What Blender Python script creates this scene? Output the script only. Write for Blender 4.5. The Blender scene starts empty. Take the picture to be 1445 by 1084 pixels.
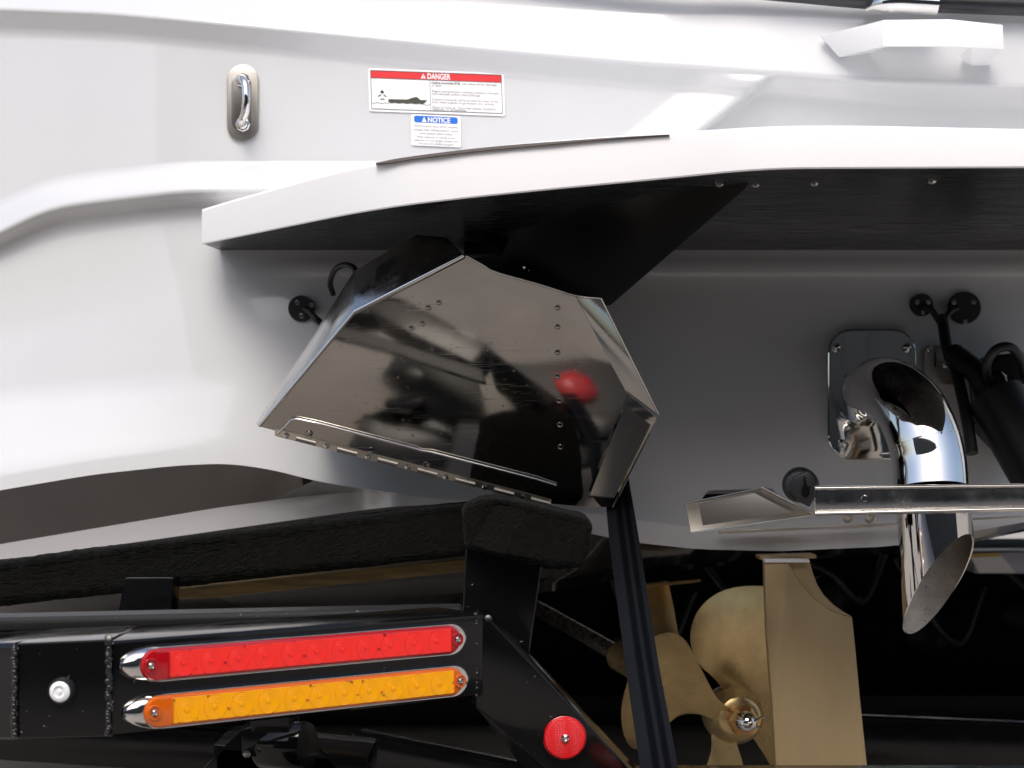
import bpy, bmesh, math, random
from mathutils import Vector, Matrix, noise
random.seed(7)
R = math.radians
scene = bpy.context.scene
COL = scene.collection

# ------------------------------------------------------------------ camera
F = 2500.0            # focal length in photo pixels (photo is 1445 x 1084)
CX, HY = 722.5, 610.0 # principal column, horizon row
ZC = 0.85             # camera height over the ground
cam = bpy.data.cameras.new('camera')
cam.sensor_width = 36.0
cam.lens = 36.0 * F / 1445.0
cam.shift_y = (HY - 542.0) / 1445.0
cam.clip_start = 0.05
cam.clip_end = 2000
cam.dof.use_dof = True
cam.dof.focus_distance = 2.45
cam.dof.aperture_fstop = 9.0
camo = bpy.data.objects.new('camera', cam)
camo.location = (0, 0, ZC)
camo.rotation_euler = (R(90), 0, 0)
COL.objects.link(camo)
scene.camera = camo

# ------------------------------------------------------------------ sky and sun
SUN_EL, SUN_AZ = 52.0, 189.0   # azimuth clockwise from +Y (north): behind the camera, a little to its left
world = bpy.data.worlds.new("World"); scene.world = world
world.use_nodes = True
nt = world.node_tree
bg = nt.nodes['Background']
sky = nt.nodes.new('ShaderNodeTexSky')
sky.sky_type = 'NISHITA'; sky.sun_disc = False
sky.sun_elevation = R(SUN_EL); sky.sun_rotation = R(SUN_AZ)
sky.air_density = 1.0; sky.dust_density = 4.0; sky.ozone_density = 0.8
nt.links.new(sky.outputs[0], bg.inputs[0])
bg.inputs[1].default_value = 0.15
sl = bpy.data.lights.new('sun', 'SUN'); sl.energy = 1.0; sl.angle = R(26); sl.color = (1, .985, .96)
so = bpy.data.objects.new('sun', sl); COL.objects.link(so)
d = Vector((math.sin(R(SUN_AZ)) * math.cos(R(SUN_EL)), math.cos(R(SUN_AZ)) * math.cos(R(SUN_EL)), math.sin(R(SUN_EL))))
so.rotation_euler = d.to_track_quat('Z', 'Y').to_euler(); so.location = d * 12
vs = scene.view_settings
vs.view_transform = 'Standard'; vs.look = 'None'; vs.gamma = 1; vs.exposure = 0.50

# ------------------------------------------------------------------ helpers
def P(px, py, Y):
    """point at distance Y in front of the camera that the photo shows at (px, py)"""
    return Vector(((px - CX) * Y / F, Y, ZC + (HY - py) * Y / F))

def mk(name, verts, faces, mat, parent=None, smooth=False, label=None):
    me = bpy.data.meshes.new(name)
    me.from_pydata([tuple(v) for v in verts], [], faces)
    me.validate(); me.update()
    return mo(name, me, mat, parent, smooth, label)

def mo(name, me, mat, parent=None, smooth=False, label=None):
    o = bpy.data.objects.new(name, me)
    if mat: me.materials.append(mat)
    if smooth:
        for p in me.polygons: p.use_smooth = True
    COL.objects.link(o)
    if parent: o.parent = parent
    if label: o['label'] = label
    return o

def bmo(name, bm, mat, parent=None, smooth=False, label=None, sharp=None):
    me = bpy.data.meshes.new(name)
    bmesh.ops.recalc_face_normals(bm, faces=bm.faces)
    bm.to_mesh(me); bm.free()
    o = mo(name, me, mat, parent, smooth, label)
    if smooth and sharp is not None:
        me.set_sharp_from_angle(angle=R(sharp))
    return o

def tag(o, label=None, cat=None, group=None, kind=None):
    if label: o['label'] = label
    if cat: o['category'] = cat
    if group: o['group'] = group
    if kind: o['kind'] = kind
    return o

def thing(name, loc, label, cat, group=None):
    o = bpy.data.objects.new(name, None); COL.objects.link(o)
    o.location = (0, 0, 0); o.empty_display_size = .1
    return tag(o, label, cat, group)

def bev(bm, w, seg=2, ang=30):
    if w <= 0: return
    es = [e for e in bm.edges if len(e.link_faces) == 2 and e.calc_face_angle(0) > R(ang)]
    bmesh.ops.bevel(bm, geom=es, offset=w, segments=seg, profile=.6, affect='EDGES', clamp_overlap=True)

def prism_bm(pts, ext, bm=None):
    bm = bm or bmesh.new()
    ext = Vector(ext)
    n = len(pts)
    a = [bm.verts.new(p) for p in pts]
    b = [bm.verts.new(Vector(p) + (ext)) for p in pts]
    bm.faces.new(a); bm.faces.new(b[::-1])
    for i in range(n):
        j = (i + 1) % n
        bm.faces.new((a[j], a[i], b[i], b[j]))
    return bm

def slab(name, pts, ext, mat, parent=None, w=0.002, seg=2, smooth=True, label=None):
    bm = prism_bm(pts, ext)
    bmesh.ops.recalc_face_normals(bm, faces=bm.faces)
    bev(bm, w, seg)
    return bmo(name, bm, mat, parent, smooth, label, 35)

def pslab(name, pix, Y, depth, mat, parent=None, w=.002, **k):
    pts = [P(p[0], p[1], p[2] if len(p) > 2 else Y) for p in pix]
    return slab(name, pts, (0, depth, 0), mat, parent, w, **k)

def frame(axis):
    a = Vector(axis).normalized()
    t = Vector((0, 0, 1)) if abs(a.z) < .9 else Vector((1, 0, 0))
    u = t.cross(a).normalized(); v = a.cross(u)
    return u, v, a

def lathe_bm(c, axis, prof, seg=24, bm=None, sx=1.0, up=None):
    """prof: list of (radius, height along axis)"""
    bm = bm or bmesh.new()
    u, v, a = frame(axis)
    c = Vector(c); rings = []
    for r, h in prof:
        if r < 1e-6: rings.append([bm.verts.new(c + a * h)])
        else: rings.append([bm.verts.new(c + a * h + u * (r * sx * math.cos(2 * math.pi * i / seg)) + v * (r * math.sin(2 * math.pi * i / seg))) for i in range(seg)])
    for A, B in zip(rings, rings[1:]):
        for i in range(seg):
            j = (i + 1) % seg
            if len(A) == 1 and len(B) == 1: continue
            if len(A) == 1: bm.faces.new((A[0], B[j], B[i]))
            elif len(B) == 1: bm.faces.new((A[i], A[j], B[0]))
            else: bm.faces.new((A[i], A[j], B[j], B[i]))
    if len(rings[0]) > 1: bm.faces.new(rings[0][::-1])
    if len(rings[-1]) > 1: bm.faces.new(rings[-1])
    return bm

def lathe(name, c, axis, prof, mat, parent=None, seg=24, sharp=40, sx=1.0, label=None):
    return bmo(name, lathe_bm(c, axis, prof, seg, None, sx), mat, parent, True, label, sharp)

def catmull(pts, n=6):
    pts = [Vector(p) for p in pts]
    if len(pts) < 3: return pts
    out = []
    ext = [pts[0] * 2 - pts[1]] + pts + [pts[-1] * 2 - pts[-2]]
    for i in range(1, len(ext) - 2):
        p0, p1, p2, p3 = ext[i - 1:i + 3]
        for k in range(n):
            t = k / n
            out.append(.5 * ((2 * p1) + (p2 - p0) * t + (2 * p0 - 5 * p1 + 4 * p2 - p3) * t * t + (3 * p1 - p0 - 3 * p2 + p3) * t ** 3))
    out.append(pts[-1])
    return out

def tube_bm(pts, rad, seg=10, cap=True, bm=None, flat=1.0, ref=None):
    bm = bm or bmesh.new()
    pts = [Vector(p) for p in pts]; n = len(pts)
    rr = rad if isinstance(rad, (list, tuple)) else [rad] * n
    t0 = (pts[1] - pts[0]).normalized()
    u, v, _ = frame(t0)
    if ref is not None:
        v = (Vector(ref) - t0 * t0.dot(Vector(ref))).normalized(); u = v.cross(t0)
    rings = []
    for i in range(n):
        t = (pts[min(i + 1, n - 1)] - pts[max(i - 1, 0)]).normalized()
        u = (u - t * t.dot(u)).normalized(); v = t.cross(u)
        rings.append([bm.verts.new(pts[i] + u * (rr[i] * math.cos(2 * math.pi * k / seg)) + v * (rr[i] * flat * math.sin(2 * math.pi * k / seg))) for k in range(seg)])
    for A, B in zip(rings, rings[1:]):
        for i in range(seg):
            j = (i + 1) % seg
            bm.faces.new((A[i], A[j], B[j], B[i]))
    if cap:
        bm.faces.new(rings[0][::-1]); bm.faces.new(rings[-1])
    return bm

def tube(name, pts, rad, mat, parent=None, seg=10, cap=True, label=None, **k):
    return bmo(name, tube_bm(pts, rad, seg, cap, **k), mat, parent, True, label, 50)

def boxpts(a, b, w, h, up=(0, 0, 1)):
    a = Vector(a); b = Vector(b); t = (b - a).normalized()
    s = t.cross(Vector(up)).normalized(); u = s.cross(t)
    return [a - s * w / 2 - u * h / 2, a + s * w / 2 - u * h / 2, a + s * w / 2 + u * h / 2, a - s * w / 2 + u * h / 2], b - a

def bar(name, a, b, w, h, mat, parent=None, bw=.003, up=(0, 0, 1), label=None):
    pts, e = boxpts(a, b, w, h, up)
    return slab(name, pts, e, mat, parent, bw, label=label)

# ------------------------------------------------------------------ materials
def mat(name, col, rough=.5, metal=0., coat=0., bump=None, bscale=200., bstr=.2, bdist=.001, var=0., vscale=8., spec=.5, rvar=0., aniso=None, trans=0., sheen=0., stretch=None, speck=None):
    m = bpy.data.materials.new(name); m.use_nodes = True
    N = m.node_tree; b = N.nodes['Principled BSDF']
    b.inputs['Base Color'].default_value = (*col, 1)
    b.inputs['Roughness'].default_value = rough
    b.inputs['Metallic'].default_value = metal
    b.inputs['Coat Weight'].default_value = coat
    b.inputs['Coat Roughness'].default_value = .04
    b.inputs['Specular IOR Level'].default_value = spec
    b.inputs['Transmission Weight'].default_value = trans
    b.inputs['Sheen Weight'].default_value = sheen
    tc = N.nodes.new('ShaderNodeTexCoord')
    mp = N.nodes.new('ShaderNodeMapping')
    N.links.new(tc.outputs['Object'], mp.inputs[0])
    if stretch: mp.inputs['Scale'].default_value = stretch
    src = None
    if var > 0:
        nz = N.nodes.new('ShaderNodeTexNoise'); nz.inputs['Scale'].default_value = vscale; nz.inputs['Detail'].default_value = 8; nz.inputs['Roughness'].default_value = .65
        N.links.new(mp.outputs[0], nz.inputs[0])
        mx = N.nodes.new('ShaderNodeMix'); mx.data_type = 'RGBA'
        mx.inputs[6].default_value = (*[c * (1 - var) for c in col], 1)
        mx.inputs[7].default_value = (*[min(1, c * (1 + var)) for c in col], 1)
        rp = N.nodes.new('ShaderNodeMapRange'); rp.inputs[1].default_value = .3; rp.inputs[2].default_value = .7
        N.links.new(nz.outputs[0], rp.inputs[0]); N.links.new(rp.outputs[0], mx.inputs[0])
        N.links.new(mx.outputs[2], b.inputs['Base Color']); src = mx.outputs[2]
    if speck:   # (scale, threshold, colour)
        sc, th, sc_col = speck
        vz = N.nodes.new('ShaderNodeTexNoise'); vz.inputs['Scale'].default_value = sc; vz.inputs['Detail'].default_value = 2
        N.links.new(tc.outputs['Object'], vz.inputs[0])
        r2 = N.nodes.new('ShaderNodeMapRange'); r2.inputs[1].default_value = th; r2.inputs[2].default_value = th + .03
        N.links.new(vz.outputs[0], r2.inputs[0])
        m2 = N.nodes.new('ShaderNodeMix'); m2.data_type = 'RGBA'
        if src: N.links.new(src, m2.inputs[6])
        else: m2.inputs[6].default_value = (*col, 1)
        m2.inputs[7].default_value = (*sc_col, 1)
        N.links.new(r2.outputs[0], m2.inputs[0]); N.links.new(m2.outputs[2], b.inputs['Base Color'])
    if rvar > 0:
        n2 = N.nodes.new('ShaderNodeTexNoise'); n2.inputs['Scale'].default_value = 14; n2.inputs['Detail'].default_value = 9; n2.inputs['Roughness'].default_value = .7
        N.links.new(mp.outputs[0], n2.inputs[0])
        r3 = N.nodes.new('ShaderNodeMapRange'); r3.inputs[1].default_value = .35; r3.inputs[2].default_value = .75
        r3.inputs[3].default_value = max(0, rough - rvar * .4); r3.inputs[4].default_value = rough + rvar
        N.links.new(n2.outputs[0], r3.inputs[0]); N.links.new(r3.outputs[0], b.inputs['Roughness'])
    if bump:
        t = N.nodes.new('ShaderNodeTexNoise'); t.inputs['Scale'].default_value = bscale; t.inputs['Detail'].default_value = 4
        N.links.new(mp.outputs[0], t.inputs[0])
        bp = N.nodes.new('ShaderNodeBump'); bp.inputs['Strength'].default_value = bstr; bp.inputs['Distance'].default_value = bdist
        N.links.new(t.outputs[0], bp.inputs['Height']); N.links.new(bp.outputs[0], b.inputs['Normal'])
    return m

GEL = mat('white_gelcoat', (.635, .645, .655), .16, coat=.6, var=.025, vscale=3, bump=1, bscale=5, bstr=.05, bdist=.003, rvar=.05)
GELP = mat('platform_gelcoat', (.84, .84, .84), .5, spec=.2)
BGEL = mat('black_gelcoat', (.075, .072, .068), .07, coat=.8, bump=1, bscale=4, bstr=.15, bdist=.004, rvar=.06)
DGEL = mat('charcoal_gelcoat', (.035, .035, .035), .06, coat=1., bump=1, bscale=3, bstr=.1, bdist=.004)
UNDER = mat('black_underside', (.006, .006, .006), .22, bump=1, bscale=40, bstr=.3, bdist=.001, stretch=(1, 6, 1), rvar=.25, spec=.3)
BRKT = mat('bracket_black', (.004, .004, .004), .35, spec=.25, speck=(260, .74, (.05, .05, .05)))
STEEL = mat('stainless', (.34, .328, .306), .075, 1., bump=1, bscale=7, bstr=.08, bdist=.003, rvar=.07)
def scratch(m, amt=.22, wav=True):
    N = m.node_tree; b = N.nodes['Principled BSDF']; tc = N.nodes.new('ShaderNodeTexCoord'); prev = None
    for rot, sc in ((25, 30), (-50, 22), (80, 26)):
        mp = N.nodes.new('ShaderNodeMapping'); mp.inputs['Rotation'].default_value = (0, R(rot), 0); mp.inputs['Scale'].default_value = (1, 1, 45)
        n = N.nodes.new('ShaderNodeTexNoise'); n.inputs['Scale'].default_value = sc / 2.2; n.inputs['Detail'].default_value = 2
        N.links.new(tc.outputs['Object'], mp.inputs[0]); N.links.new(mp.outputs[0], n.inputs[0])
        r_ = N.nodes.new('ShaderNodeMapRange'); r_.inputs[1].default_value = .66; r_.inputs[2].default_value = .72; r_.inputs[4].default_value = amt
        N.links.new(n.outputs[0], r_.inputs[0])
        if prev is None: prev = r_.outputs[0]
        else:
            a = N.nodes.new('ShaderNodeMath'); a.operation = 'MAXIMUM'; N.links.new(prev, a.inputs[0]); N.links.new(r_.outputs[0], a.inputs[1]); prev = a.outputs[0]
    # water spots
    v = N.nodes.new('ShaderNodeTexVoronoi'); v.inputs['Scale'].default_value = 70
    N.links.new(tc.outputs['Object'], v.inputs[0])
    rv = N.nodes.new('ShaderNodeMapRange'); rv.inputs[1].default_value = .10; rv.inputs[2].default_value = .16; rv.inputs[3].default_value = amt * .9; rv.inputs[4].default_value = 0
    N.links.new(v.outputs[0], rv.inputs[0])
    a = N.nodes.new('ShaderNodeMath'); a.operation = 'MAXIMUM'; N.links.new(prev, a.inputs[0]); N.links.new(rv.outputs[0], a.inputs[1]); prev = a.outputs[0]
    old = b.inputs['Roughness'].links[0].from_socket if b.inputs['Roughness'].links else None
    a = N.nodes.new('ShaderNodeMath'); a.operation = 'ADD'
    N.links.new(prev, a.inputs[0])
    if old: N.links.new(old, a.inputs[1])
    else: a.inputs[1].default_value = b.inputs['Roughness'].default_value
    N.links.new(a.outputs[0], b.inputs['Roughness'])
scratch(STEEL, .14)
STEELD = mat('stainless_smudged', (.50, .49, .47), .16, 1., bump=1, bscale=90, bstr=.25, bdist=.0006, rvar=.25)
CHROME = mat('chrome', (.72, .71, .69), .03, 1., rvar=.05)
BRUSH = mat('brushed_stainless', (.62, .58, .51), .33, 1., bump=1, bscale=60, bstr=.15, bdist=.0005, stretch=(30, 1, 1))
DULLST = mat('sooty_steel', (.42, .39, .35), .5, 1., var=.25, vscale=25, speck=(420, .66, (.05, .045, .04)))
BRONZE = mat('bronze', (.50, .37, .18), .30, .8, var=.16, vscale=22, bump=1, bscale=140, bstr=.08, bdist=.0003, rvar=.12)
BRASSR = mat('rudder_bronze', (.47, .36, .20), .48, .75, var=.10, vscale=9, bump=1, bscale=30, bstr=.25, bdist=.0006, stretch=(1, 1, .15), rvar=.12, speck=(150, .76, (.2, .14, .07)))
PAINT = mat('black_trailer_paint', (.004, .004, .004), .12, coat=.15, bump=1, bscale=160, bstr=.08, bdist=.0004, rvar=.12, spec=.3, speck=(150, .745, (.22, .22, .21)))
PAINTC = mat('black_trailer_paint_clean', (.004, .004, .0045), .12, coat=.1, bump=1, bscale=120, bstr=.05, bdist=.0004, rvar=.12, spec=.3)
SATIN = mat('satin_black_tube', (.018, .018, .018), .45, bump=1, bscale=300, bstr=.3, bdist=.0004, spec=.4, speck=(150, .73, (.2, .2, .19)))
WELD = mat('weld_metal', (.010, .010, .010), .28, coat=.2, spec=.5)
CARPET = mat('black_carpet', (.0042, .0042, .0036), .95, sheen=.04, bump=1, bscale=420, bstr=1., bdist=.002, spec=.1, var=.5, vscale=180)
RUB = mat('black_rubber', (.012, .012, .013), .45)
RUBG = mat('grey_black_plastic', (.03, .03, .033), .35)
STRAPM = None
REDL = mat('red_lens', (.42, .003, .008), .08, coat=.5, spec=.5)
REDI = mat('red_optic', (1., .036, .028), .3, spec=.3, speck=(95, .66, (.22, .004, .004)))
AMBL = mat('amber_lens', (.66, .12, .003), .08, coat=.6)
AMBI = mat('amber_optic', (1., .43, .002), .3, spec=.3, speck=(110, .66, (.30, .11, .01)))
CLEAR = mat('clear_lens', (.82, .84, .86), .12, coat=.8, bump=1, bscale=500, bstr=.5, bdist=.001)
REFL = mat('red_reflector', (.72, .008, .012), .25, coat=.4)
def hexgrid(m, sc):
    N = m.node_tree; b = N.nodes['Principled BSDF']
    tc = N.nodes.new('ShaderNodeTexCoord'); v = N.nodes.new('ShaderNodeTexVoronoi'); v.inputs['Scale'].default_value = sc; v.inputs['Randomness'].default_value = .05
    N.links.new(tc.outputs['Object'], v.inputs[0])
    bp = N.nodes.new('ShaderNodeBump'); bp.inputs['Strength'].default_value = .8; bp.inputs['Distance'].default_value = .0015
    N.links.new(v.outputs[0], bp.inputs['Height']); N.links.new(bp.outputs[0], b.inputs['Normal'])
hexgrid(REFL, 480)
WOOD = mat('wood', (.20, .14, .05), .7, var=.5, vscale=14, stretch=(1, 1, 12), bump=1, bscale=60)
DECALW = mat('decal_white', (.88, .88, .88), .3, coat=.3)
DECALR = mat('decal_red', (.72, .045, .05), .3, coat=.3)
DECALB = mat('decal_blue', (.03, .16, .62), .3, coat=.3)
DECALK = mat('decal_black', (.03, .03, .025), .4)
DECALG = mat('decal_grey', (.12, .12, .13), .5)
DECALV = mat('decal_olive', (.05, .055, .04), .5)
PAD = mat('brown_foam_pad', (.10, .085, .075), .8, bump=1, bscale=500, bstr=.5)
RAILM = mat('rubrail_vinyl', (.028, .028, .034), .38)
WHITEP = mat('white_powder_coat', (.84, .84, .84), .3, coat=.2)
GROUND = mat('concrete', (.37, .33, .285), .9, var=.18, vscale=2.2, bump=1, bscale=90, bstr=.5, bdist=.003, speck=(60, .70, (.2, .18, .16)))
TYRE = mat('tyre_rubber', (.008, .008, .008), .75)
FLATBK = mat('flat_black', (.004, .004, .005), .6, spec=.12)
LAVP = mat('grey_lavender_paint', (.50, .52, .62), .3, coat=.4)
DARKM = mat('dark_machinery', (.006, .006, .006), .42, spec=.3)
BLUEW = mat('blue_nylon', (.05, .05, .06), .6)

def webbing():
    m = bpy.data.materials.new('navy_webbing'); m.use_nodes = True
    N = m.node_tree; b = N.nodes['Principled BSDF']; b.inputs['Roughness'].default_value = .7
    b.inputs['Sheen Weight'].default_value = 0; b.inputs['Specular IOR Level'].default_value = .05
    at = N.nodes.new('ShaderNodeUVMap'); at.uv_map = 'UVMap'
    sep = N.nodes.new('ShaderNodeSeparateXYZ'); N.links.new(at.outputs[0], sep.inputs[0])
    cr = N.nodes.new('ShaderNodeValToRGB'); N.links.new(sep.outputs[0], cr.inputs[0])
    cr.color_ramp.interpolation = 'EASE'
    L = (.0150, .0170, .0215, 1); D = (.0034, .0042, .0072, 1)
    els = cr.color_ramp.elements
    els[0].position = 0; els[0].color = L; els[1].position = 1; els[1].color = L
    for p, c in ((.30, L), (.36, D), (.50, D), (.56, L), (.62, L), (.68, D), (.80, D), (.86, L)):
        e = els.new(p); e.color = c
    w = N.nodes.new('ShaderNodeTexWave'); w.wave_type = 'BANDS'; w.bands_direction = 'Y'; w.inputs['Scale'].default_value = 80; w.inputs['Distortion'].default_value = .6
    N.links.new(at.outputs[0], w.inputs[0])
    ck = N.nodes.new('ShaderNodeTexNoise'); ck.inputs['Scale'].default_value = 260
    mp = N.nodes.new('ShaderNodeMapping'); mp.inputs['Scale'].default_value = (.35, 2, 1)
    N.links.new(at.outputs[0], mp.inputs[0]); N.links.new(mp.outputs[0], ck.inputs[0])
    mx = N.nodes.new('ShaderNodeMix'); mx.data_type = 'RGBA'; mx.blend_type = 'MULTIPLY'; mx.inputs[0].default_value = .7
    rr = N.nodes.new('ShaderNodeMapRange'); rr.inputs[1].default_value = .3; rr.inputs[2].default_value = .7; rr.inputs[3].default_value = .45; rr.inputs[4].default_value = 1.3
    N.links.new(ck.outputs[0], rr.inputs[0])
    N.links.new(cr.outputs[0], mx.inputs[6]); N.links.new(rr.outputs[0], mx.inputs[7]); N.links.new(mx.outputs[2], b.inputs['Base Color'])
    bp = N.nodes.new('ShaderNodeBump'); bp.inputs['Strength'].default_value = .7; bp.inputs['Distance'].default_value = .001
    N.links.new(w.outputs[0], bp.inputs['Height']); N.links.new(bp.outputs[0], b.inputs['Normal'])
    return m
STRAPM = webbing()

# ------------------------------------------------------------------ ground
g = mk('ground', [(-400, -300, 0), (400, -300, 0), (400, 600, 0), (-400, 600, 0)], [(0, 1, 2, 3)], GROUND)
tag(g, 'pale grey tan concrete yard under the boat and trailer', kind='structure')

# ================================================================== BOAT
boat = thing('motorboat', (0, 0, 0), 'white motorboat stern with stainless trim tabs and bronze propeller, resting on the black trailer', 'boat')

def interp(pts, x):
    if x <= pts[0][0]: return pts[0][1:]
    for a, b in zip(pts, pts[1:]):
        if x <= b[0]:
            t = (x - a[0]) / (b[0] - a[0])
            return tuple(p + (q - p) * t for p, q in zip(a[1:], b[1:]))
    return pts[-1][1:]
def smooth_interp(pts, x, r=24):
    s = None; n = 0
    for k in range(-3, 4):
        v = interp(pts, x + k * r / 3)
        s = v if s is None else tuple(a + b for a, b in zip(s, v)); n += 1
    return tuple(a / n for a in s)
def ss(a, b, x):
    t = max(0, min(1, (x - a) / (b - a))); return t * t * (3 - 2 * t)

A_ = [(-600, 8), (0, 12), (150, 18), (250, 27), (480, 50), (700, 72), (900, 90), (1090, 103), (1250, 116), (1445, 122), (2100, 128)]
B_ = [(-600, 560), (-100, 375), (0, 327), (40, 307), (70, 294), (100, 288), (180, 278), (260, 269), (380, 268), (2100, 264)]
L_ = [(-600, 800), (0, 692), (130, 670), (250, 657), (320, 654), (380, 662), (450, 680), (525, 692), (600, 700), (700, 706), (860, 726), (980, 742), (1445, 712), (2100, 660)]
M_ = [(-600, 880), (0, 768), (120, 748), (310, 716), (430, 700), (520, 693.5), (540, 696), (600, 703), (700, 709), (860, 729), (980, 745), (1445, 715), (2100, 663)]
N_ = [(-600, 900), (0, 791), (200, 764), (540, 716), (650, 710), (760, 738), (890, 765), (980, 775), (1100, 778), (1260, 771), (1445, 737), (2100, 640)]
K_ = [(-600, 960), (0, 905), (250, 872), (650, 852), (760, 838), (900, 812), (1080, 792), (1300, 780), (1445, 750), (2100, 650)]
def off(c, dpy): return [(x, y + dpy) for x, y in c]
flat = lambda y: [(-600, y), (2100, y)]
# (curve of rows, depth, subdivisions to next)
CUR = [
    (off(A_, -560), 3.9, 3),
    ([(-600, -90), (700, -38), (1100, -6), (1445, 12), (2100, 30)], 3.06, 18),
    (A_, 2.955, 2),
    (off(A_, 7), 2.960, 3),
    (off(A_, 34), 2.979, 24),
    (off(B_, -36), 2.981, 5),
    (off(B_, -3), 2.928, 2),
    (off(B_, 4), 2.930, 3),
    (off(B_, 24), 2.966, 4),
    ([(-600, 640), (0, 430), (250, 372), (420, 356), (2100, 356)], 2.960, 2),
    ([(-600, 660), (0, 450), (250, 392), (420, 378), (2100, 378)], 2.945, 2),
    ([(-600, 680), (0, 470), (250, 410), (420, 396), (2100, 396)], 2.950, 6),
    ([(-600, 720), (0, 560), (420, 530), (2100, 520)], 2.925, 6),
    (off(L_, -26), 2.905, 3),
    (L_, 2.900, 5),
    (M_, 2.965, 4),
    (N_, 2.925, 3),
    (K_, 3.6, 4),
    (K_, 8.5, 1),
]
def depth_at(i, px, py):
    Y = CUR[i][1]
    if i == 1: Y = 3.06 - .110 * ss(250, 1400, px)
    if i == 0: Y = 3.9 - .5 * ss(250, 1400, px)
    if i in (14, 15, 16):                       # recess only left of column 540
        k = 1 - ss(505, 560, px)
        Y = {14: 2.90, 15: 2.90 + .07 * k, 16: 2.905 + .075 * k}[i]
    if i == 18: return Y
    if i in (9, 10, 11):
        k = ss(300, 450, px); Y = Y * k + (1 - k) * {9: 2.957, 10: 2.954, 11: 2.951}[i]
    # the quarter turns away forward to the left
    xb = 262 if py < 300 else 262 + (py - 300) * .22
    w = 70.
    dx = xb - px
    bend = 0 if dx < -w else ((dx + w) ** 2 / (4 * w) if dx < w else dx)
    if i >= 13: bend *= .5
    Y += bend * .00050
    if px < -20: Y += (-20 - px) * .004
    if i in (2, 3):
        Y -= .010 * ss(960, 1090, px)
    # transom swells gently round the exhaust
    return Y
cols = []
x = -260.
while x < 2100:
    cols.append(x); x += (9 if x < 860 else 5) if x < 1500 else 40
def hullgrid(i0, i1, x0=-1e9, x1=1e9):
    cs = [c for c in cols if x0 <= c <= x1]
    rows = []
    for i in range(i0, i1):
        n = CUR[i][2]
        for k in range(n + (1 if i == i1 - 1 else 0)):
            t = k / n; row = []
            for c in cs:
                pa = smooth_interp(CUR[i][0], c)[0]; pb = smooth_interp(CUR[i + 1][0], c)[0]
                ya = depth_at(i, c, pa); yb = depth_at(i + 1, c, pb)
                va = P(c, pa, ya); vb = P(c, pb, yb)
                if i + 1 == 18: vb = Vector((va.x * 1.0, 8.5, va.z + .1))
                w_ = va.lerp(vb, t); py_ = pa + (pb - pa) * t
                if 2 <= i < 6:                  # facet that starts on the diagonal line below the upper crease
                    ya_ = smooth_interp(A_, c)[0]
                    wt = ss(ya_ + 3, ya_ + 16, py_) * (1 - ss(236, 260, py_))
                    xd = 1090 - (py_ - 103) * 1.22
                    dY = -.022 * ss(xd - 110, xd, c) + (.026 + .05 * ss(103, 260, py_)) * ss(xd, xd + 16, c)
                    w_ = P(c, py_, w_.y + dY * wt)
                row.append(w_)
            rows.append(row)
    V = [v for r in rows for v in r]; m = len(cs)
    Fc = [(r * m + c, r * m + c + 1, (r + 1) * m + c + 1, (r + 1) * m + c) for r in range(len(rows) - 1) for c in range(m - 1)]
    return V, [f[::-1] for f in Fc]
V, Fc = hullgrid(0, 14); transom = mk('transom', V, Fc, GEL, boat, True)
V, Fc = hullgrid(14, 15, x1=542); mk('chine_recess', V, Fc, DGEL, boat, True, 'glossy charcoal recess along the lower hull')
V, Fc = hullgrid(14, 15, x0=535); mk('transom_edge', V, Fc, GEL, boat, True)
V, Fc = hullgrid(15, 16); mk('chine_strip', V, Fc, GEL, boat, True)
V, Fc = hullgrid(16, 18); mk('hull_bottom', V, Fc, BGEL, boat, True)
# deck roof of the hull volume, so daylight does not fall through it
zt = P(0, -550, 3.9).z
mk('deck', [(-1.9, 3.7, zt), (2.2, 3.7, zt), (2.2, 8.6, zt), (-1.9, 8.6, zt)], [(0, 1, 2, 3)], GEL, boat)
mk('hull_side', [(2.15, 3.0, .45), (2.15, 8.6, .45), (2.15, 8.6, zt), (2.15, 3.0, zt)], [(0, 1, 2, 3)], GEL, boat)

# ---- rub rail
rr_ = [P(500, -80, 3.0), P(900, -28, 2.95), P(1050, -14, 2.94), P(1130, -7, 2.935), P(1250, 3, 2.93), P(1445, 11, 2.93), P(1700, 18, 2.93)]
tube('rub_rail', catmull(rr_, 6), .0135, RAILM, boat, 14, ref=(0, 0, 1))
tube('rail_insert', [p + Vector((0, -.0135, .004)) for p in catmull(rr_, 6)], .0035, RUB, boat, 8, ref=(0, 0, 1))
bm = bmesh.new()
rc = [P(1222, 14, 2.915), P(1238, 7, 2.907), P(1262, 3, 2.901), P(1290, 4, 2.899), P(1322, 6, 2.899)]
tube_bm(catmull(rc, 5), [.003 + .0155 * ss(0, 9, i) for i in range(len(catmull(rc, 5)))], 16, True, bm)
bmo('rail_joint_cover', bm, CHROME, boat, True, None, 50)

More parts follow.
